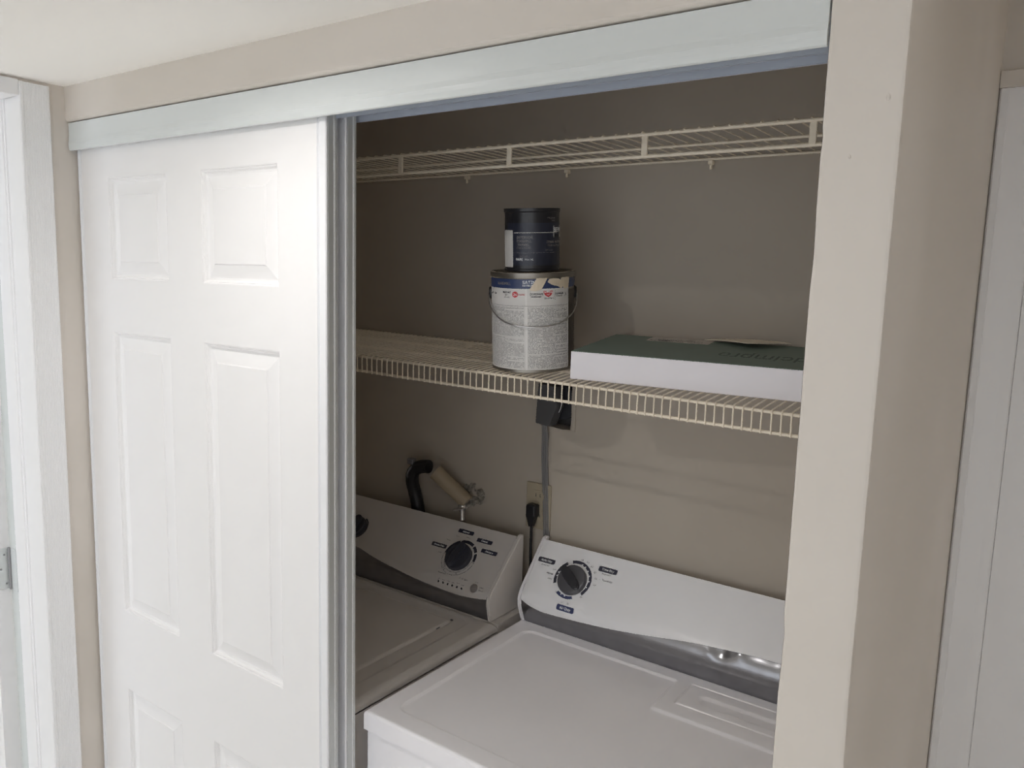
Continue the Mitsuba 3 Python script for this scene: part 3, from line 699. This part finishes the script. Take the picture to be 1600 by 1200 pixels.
def quart():
    t = thing('paint_can', 'small dark navy paint can stacked on top of the larger can', 'paint can')
    QX = -.001
    def place(m):
        m = m.copy(); m.apply_translation((QX, .0, HG + .0012)); return placeG(m)
    r, h = .0550, .1225; A = CANA
    obj('body', place(lathe([(.0001, .003), (r - .003, .003), (r - .002, 0), (r + .0012, .0005), (r + .0012, .004), (r, .0055), (r, h - .008), (r + .0018, h - .006), (r + .0018, h), (r - .003, h), (r - .004, h - .003)], 72)), 'm_quart_black', t, 35)
    obj('lid', place(lathe([(.0001, h - .005), (.036, h - .005), (.038, h - .0025), (.041, h - .0025), (.043, h - .006), (r - .004, h - .001), (r - .002, h + .0003)], 64)), 'm_can_steel', t, 35)
    m, uv = cyl_patch(r + .0004, A - 62, A + 150, .012, h - .028, 60); k = obj('navy_label', place(m), 'm_quart_navy', t, True); tag(k, 'dark navy label')
    m, uv = cyl_patch(r + .0006, A - 120, A - 43, .008, h - .042, 30); k2 = obj('side_label', place(m), 'm_label_white', t, True); tag(k2, 'pale side label')
    for s, hh, a, z, mt in (('PREMIUM', .0030, A + 43, h - .0190, 'm_print_gray'), ('PLUS', .0026, A + 49, h - .0240, 'm_print_gray'), ('STAIN-BLOCKING', .0042, A + 58, h - .0650, 'm_button'), ('PAINT & PRIMER', .0036, A + 54, h - .0720, 'm_print_gray'),
                            ('INTERIOR', .0050, A - 16, h - .0560, 'm_print_gray'), ('EGGSHELL', .0044, A - 17, h - .0630, 'm_print_gray'), ('ENAMEL', .0044, A - 18, h - .0700, 'm_print_gray'), ('LOW LUSTRE', .0036, A - 18, h - .0760, 'm_print_gray'),
                            ('32 FL OZ', .0028, A - 18, h - .0930, 'm_button'), ('BASE', .0044, A - 27, h - .0985, 'm_print_white'), ('946 mL', .0038, A - 6, h - .0985, 'm_print_white'), ('ONE COAT', .0026, A + 38, h - .0810, 'm_print_gray')):
        obj('lettering', place(on_cyl(text(s, hh, hh > .004), r + .0007, a, z)), mt, k)
    for z, a0, a1, th, mt in ((h - .0475, -40, 62, .0011, 'm_label_white'), (h - .0860, -40, 52, .0005, 'm_print_gray')):
        m, uv = cyl_patch(r + .0007, A + a0, A + a1, z, z + th, 40); obj('rule', place(m), mt, k, True)
    # badge at the right edge with the maker's letters
    lb = obj('logo', place(on_cyl(poly_mesh(rrect(-.0150, .0150, -.0075, .0075, .0010).difference(rrect(-.0143, .0143, -.0068, .0068, .0008)), .0004), r + .0006, A + 65, h - .0415)), 'm_label_white', k)
    obj('lettering', place(on_cyl(text('BEHR', .0085, True), r + .0008, A + 65, h - .0415)), 'm_print_white', lb)
    obj('logo_bar', place(on_cyl(poly_mesh(sg.box(-.0150, -.0034, .0150, .0034), .0004), r + .0006, A + 65, h - .0530)), 'm_label_white', lb)
    obj('lettering', place(on_cyl(text('ULTRA', .0044, True), r + .0011, A + 63, h - .0530)), 'm_quart_black', lb)
quart()

# ------------------------------------------------------------------ flat box and the card lying on it
def shelf_frame(x, y, rot=0, lift=.0056):
    c, s = math.cos(rot), math.sin(rot)
    def place(m):
        m = m.copy(); V = m.vertices; gx, gy = x + V[:, 0] * c - V[:, 1] * s, y + V[:, 0] * s + V[:, 1] * c
        m.vertices = np.column_stack([gx, gy, deck_z(gx, gy) + lift + V[:, 2]]); return m
    return place
bt = thing('cardboard_box', 'flat white box with a dark green lid face lying on the middle shelf', 'box')
BL, BW, BH = .50, .226, .0540
pb = shelf_frame(1.006, .4395, math.radians(6.0))
obj('body', pb(rbox(0, BL, 0, BW, 0, BH - .0008, .0012)), 'm_box_white', bt)
k = obj('green_face', pb(rbox(.0004, BL - .0004, .0004, BW - .0004, BH - .0009, BH, .0002)), 'm_box_green', bt); tag(k, 'dark green printed face')
lt = text('kdcimpro', .046, False, .00025)
lt.apply_scale((.178 / (lt.bounds[1][0] - lt.bounds[0][0]), 1, 1))
lt.apply_transform(trimesh.transformations.rotation_matrix(math.pi, (0, 0, 1)))
lt.apply_translation((.262 + .089, .083, BH)); obj('lettering', pb(lt), 'm_box_print', k)
k = obj('sticker', pb(rbox(.085, .215, .176, .2245, BH, BH + .0003, .0001)), 'm_sticker', bt); tag(k, 'pale shipping sticker')
for i, (a, b, y0, y1) in enumerate(((.09, .105, .184, .188), (.108, .14, .182, .190), (.148, .162, .184, .187), (.168, .20, .185, .187), (.10, .20, .196, .1975), (.10, .18, .202, .2035))):
    obj('print_line', pb(box(a, b, y0, y1, BH + .0003, BH + .0004)), 'm_print', k)
# bowed card on the box
def card():
    n = 16; U, V = np.meshgrid(np.linspace(0, 1, n), np.linspace(0, 1, n), indexing='ij')
    A, B, C_, D = (np.array(v) for v in ((1.172, .690, 1.5962), (1.2842, .620, 1.6004), (1.347, .690, 1.6010), (1.234, .701, 1.6010)))
    P = (1 - U)[..., None] * ((1 - V)[..., None] * A + V[..., None] * D) + U[..., None] * ((1 - V)[..., None] * B + V[..., None] * C_)
    P[..., 2] += .006 * (U * (1 - U)) * 1.0
    top = grid(P[..., 0], P[..., 1], P[..., 2] + .0016); bot = grid(P[..., 0], P[..., 1], P[..., 2], flip=True)
    edge = np.r_[[(i, 0) for i in range(n)], [(n - 1, j) for j in range(1, n)], [(i, n - 1) for i in range(n - 2, -1, -1)], [(0, j) for j in range(n - 2, -1, -1)]]
    E = np.array([P[i, j] for i, j in edge]); X = np.column_stack([E[:, 0], E[:, 0]]); Y = np.column_stack([E[:, 1], E[:, 1]]); Z = np.column_stack([E[:, 2], E[:, 2] + .0016])
    return cat_([top, bot, grid(X, Y, Z)])
tag(obj('card', card(), 'm_paper'), 'bent tan card lying on top of the flat green box', 'card')

# ------------------------------------------------------------------ sockets, cords, hose and pipe on the back wall
t = thing('socket_box', 'dark open socket hole in the back wall just under the middle shelf', 'socket')
ob = cat_([box(.758, .860, YB + .045, YB + .05, 1.35, 1.48), box(.758, .7645, YB + .02, YB + .05, 1.35, 1.48), box(.8535, .860, YB + .02, YB + .05, 1.35, 1.48), box(.758, .860, YB + .02, YB + .05, 1.35, 1.357), box(.758, .860, YB + .02, YB + .05, 1.474, 1.48)])
obj('back_box', ob, 'm_dirty_metal', t)
obj('socket_face', cat_([trimesh.creation.cylinder(.040, .03, sections=40, transform=trimesh.transformations.translation_matrix((.815, YB + .035, 1.42)) @ trimesh.transformations.rotation_matrix(math.pi / 2, (1, 0, 0)))]), 'm_knob_dark', t, 40)
obj('plaster_edge', cat_([rbox(.857, .8655, YB - .004, YB, 1.362, 1.475, .0015), rbox(.835, .8655, YB - .002, YB, 1.3585, 1.3625, .0008)]), 'm_closet_wall', t)
t = thing('dryer_cord', 'flat grey dryer cord with its plug hanging down the back wall', 'cord')
pg = trimesh.convex.convex_hull(np.array([(.768, YB - .022, 1.372), (.806, YB - .022, 1.368), (.812, YB - .022, 1.40), (.824, YB - .020, 1.415), (.820, YB - .020, 1.462), (.772, YB - .020, 1.466), (.768, YB + .012, 1.372), (.806, YB + .012, 1.368), (.824, YB + .012, 1.415), (.820, YB + .012, 1.462), (.772, YB + .012, 1.466)]))
obj('plug', pg, 'm_plug', t, 30)
obj('prong_ring', tube([(.822, YB - .006, 1.402), (.829, YB - .010, 1.412), (.832, YB - .010, 1.425), (.829, YB - .008, 1.438)], .0018, 8), 'm_chrome', t, 40)
path = [(.786, YB - .012, 1.372), (.7875, YB - .008, 1.345), (.785, YB - .0034, 1.31), (.788, YB - .0034, 1.25), (.793, YB - .0034, 1.18), (.797, YB - .0034, 1.12), (.800, YB - .0034, 1.05), (.800, YB - .0034, .95)]
sp = spline(path, 50)
for i, o in enumerate((-.0056, 0, .0056)):
    q = sp.copy(); q[:, 0] += o * np.clip((1.372 - sp[:, 2]) / .02, .8, 1.); obj('strand', tube(q, .0031, 8), 'm_cord', t, 50)

t = thing('power_outlet', 'beige outlet plate low on the back wall behind the two machines', 'outlet')
obj('plate', rbox(.737, .8070, YB - .005, YB, 1.1070, 1.2210, .002), 'm_outlet', t)
for z in (1.190, 1.140):
    k = obj('socket', extrude_y(sg.Point(.772, z).buffer(.0165).intersection(sg.box(.7, z - .0135, .9, z + .0135)), YB - .0065, YB - .004), 'm_outlet', t)
    for dx in (-.006, .006): obj('slot', box(.772 + dx - .001, .772 + dx + .001, YB - .0068, YB - .0060, z - .002, z + .006), 'm_dark_gap', k)
t = thing('power_plug', 'black plug with a thin cord in the beige outlet plate', 'plug')
pl = cat_([rbox(.7525, .7785, YB - .030, YB - .0068, 1.140, 1.1720, .004), trimesh.convex.convex_hull(np.array([(.7535, YB - .030, 1.146), (.7775, YB - .030, 1.146), (.760, YB - .026, 1.117), (.7700, YB - .026, 1.117), (.7535, YB - .010, 1.146), (.7775, YB - .010, 1.146), (.760, YB - .014, 1.117), (.7700, YB - .014, 1.117)]))])
obj('plug_body', pl, 'm_black_rubber', t, 30)
obj('cord', tube(spline([(.765, YB - .020, 1.120), (.7635, YB - .018, 1.10), (.762, YB - .016, 1.075), (.760, YB - .012, 1.02), (.758, YB - .012, .94)], 24), .0034, 8), 'm_black_rubber', t, 50)

t = thing('drain_hose', 'black drain hose arching over the washer into the beige pipe', 'hose')
hp = spline([(.398, .6868, .90), (.396, .6868, 1.02), (.392, .6868, 1.10), (.385, .677, 1.150), (.396, .662, 1.186), (.420, .655, 1.209), (.444, .652, 1.218), (.462, .652, 1.220)], 60)
obj('hose_tube', tube(hp, .0174, 20), 'm_black_rubber', t, 50)
rg = tube([(.410 + .022 * math.cos(a) * .6 - .006 , .659 + .0225 * math.sin(a), 1.200 + .022 * math.cos(a)) for a in np.linspace(0, 2 * math.pi, 30)], .0025, 8)
obj('clamp', cat_([rg, rbox(.395, .415, .640, .658, 1.218, 1.234, .003)]), 'm_steel_dark', t, 40)
t = thing('drain_pipe', 'beige pipe stub slanting from the hose into the back wall', 'pipe')
p0, p1 = np.array((.484, .654, 1.210)), np.array((.553, .676, 1.152))
ax = (p1 - p0) / np.linalg.norm(p1 - p0)
obj('pipe_tube', tube([p0, p0 + ax * .004, p0 + ax * .006, p1, p1 + ax * .02], [.0215, .0215, .0200, .0200, .0195], 24), 'm_pvc', t, 40)
def rubble(cx, cz, r, n, seed):
    g = np.random.default_rng(seed); out = []
    for i in range(n):
        a, d = g.uniform(0, 2 * math.pi), r * math.sqrt(g.uniform(.15, 1)); s = g.uniform(.002, .0065)
        b = trimesh.creation.icosphere(1, s); b.vertices *= g.uniform(.5, 1.2, 3); b.vertices += g.normal(0, s * .18, b.vertices.shape)
        b.apply_translation((cx + d * math.cos(a), YB - g.uniform(.0, .006), cz + .75 * d * math.sin(a))); out.append(b)
    return cat_(out)
k = obj('broken_plaster', rubble(.568, 1.156, .036, 90, 4), 'm_plaster', t); tag(k, 'crumbled plaster around the pipe', None, None, 'stuff')
t = thing('water_valve', 'small chrome valve under the beige pipe on the back wall', 'valve')
vb = tube([(.556, .700, 1.134), (.562, .672, 1.128)], .0105, 16)
obj('valve_body', cat_([vb, trimesh.creation.icosphere(2, .0125, ).apply_translation((.562, .670, 1.128))]), 'm_chrome', t, 40)
obj('spout', tube([(.562, .668, 1.128), (.569, .660, 1.112), (.572, .658, 1.098)], [.006, .0055, .0062], 12), 'm_chrome', t, 40)
obj('handle', cat_([tube([(.546, .655, 1.121), (.578, .655, 1.131)], .0032, 10), tube([(.562, .668, 1.128), (.562, .653, 1.126)], .004, 10)]), 'm_chrome', t, 40)
obj('stem_nut', tube([(.528, .690, 1.148), (.544, .686, 1.138)], .004, 8), 'm_chrome', t, 40)
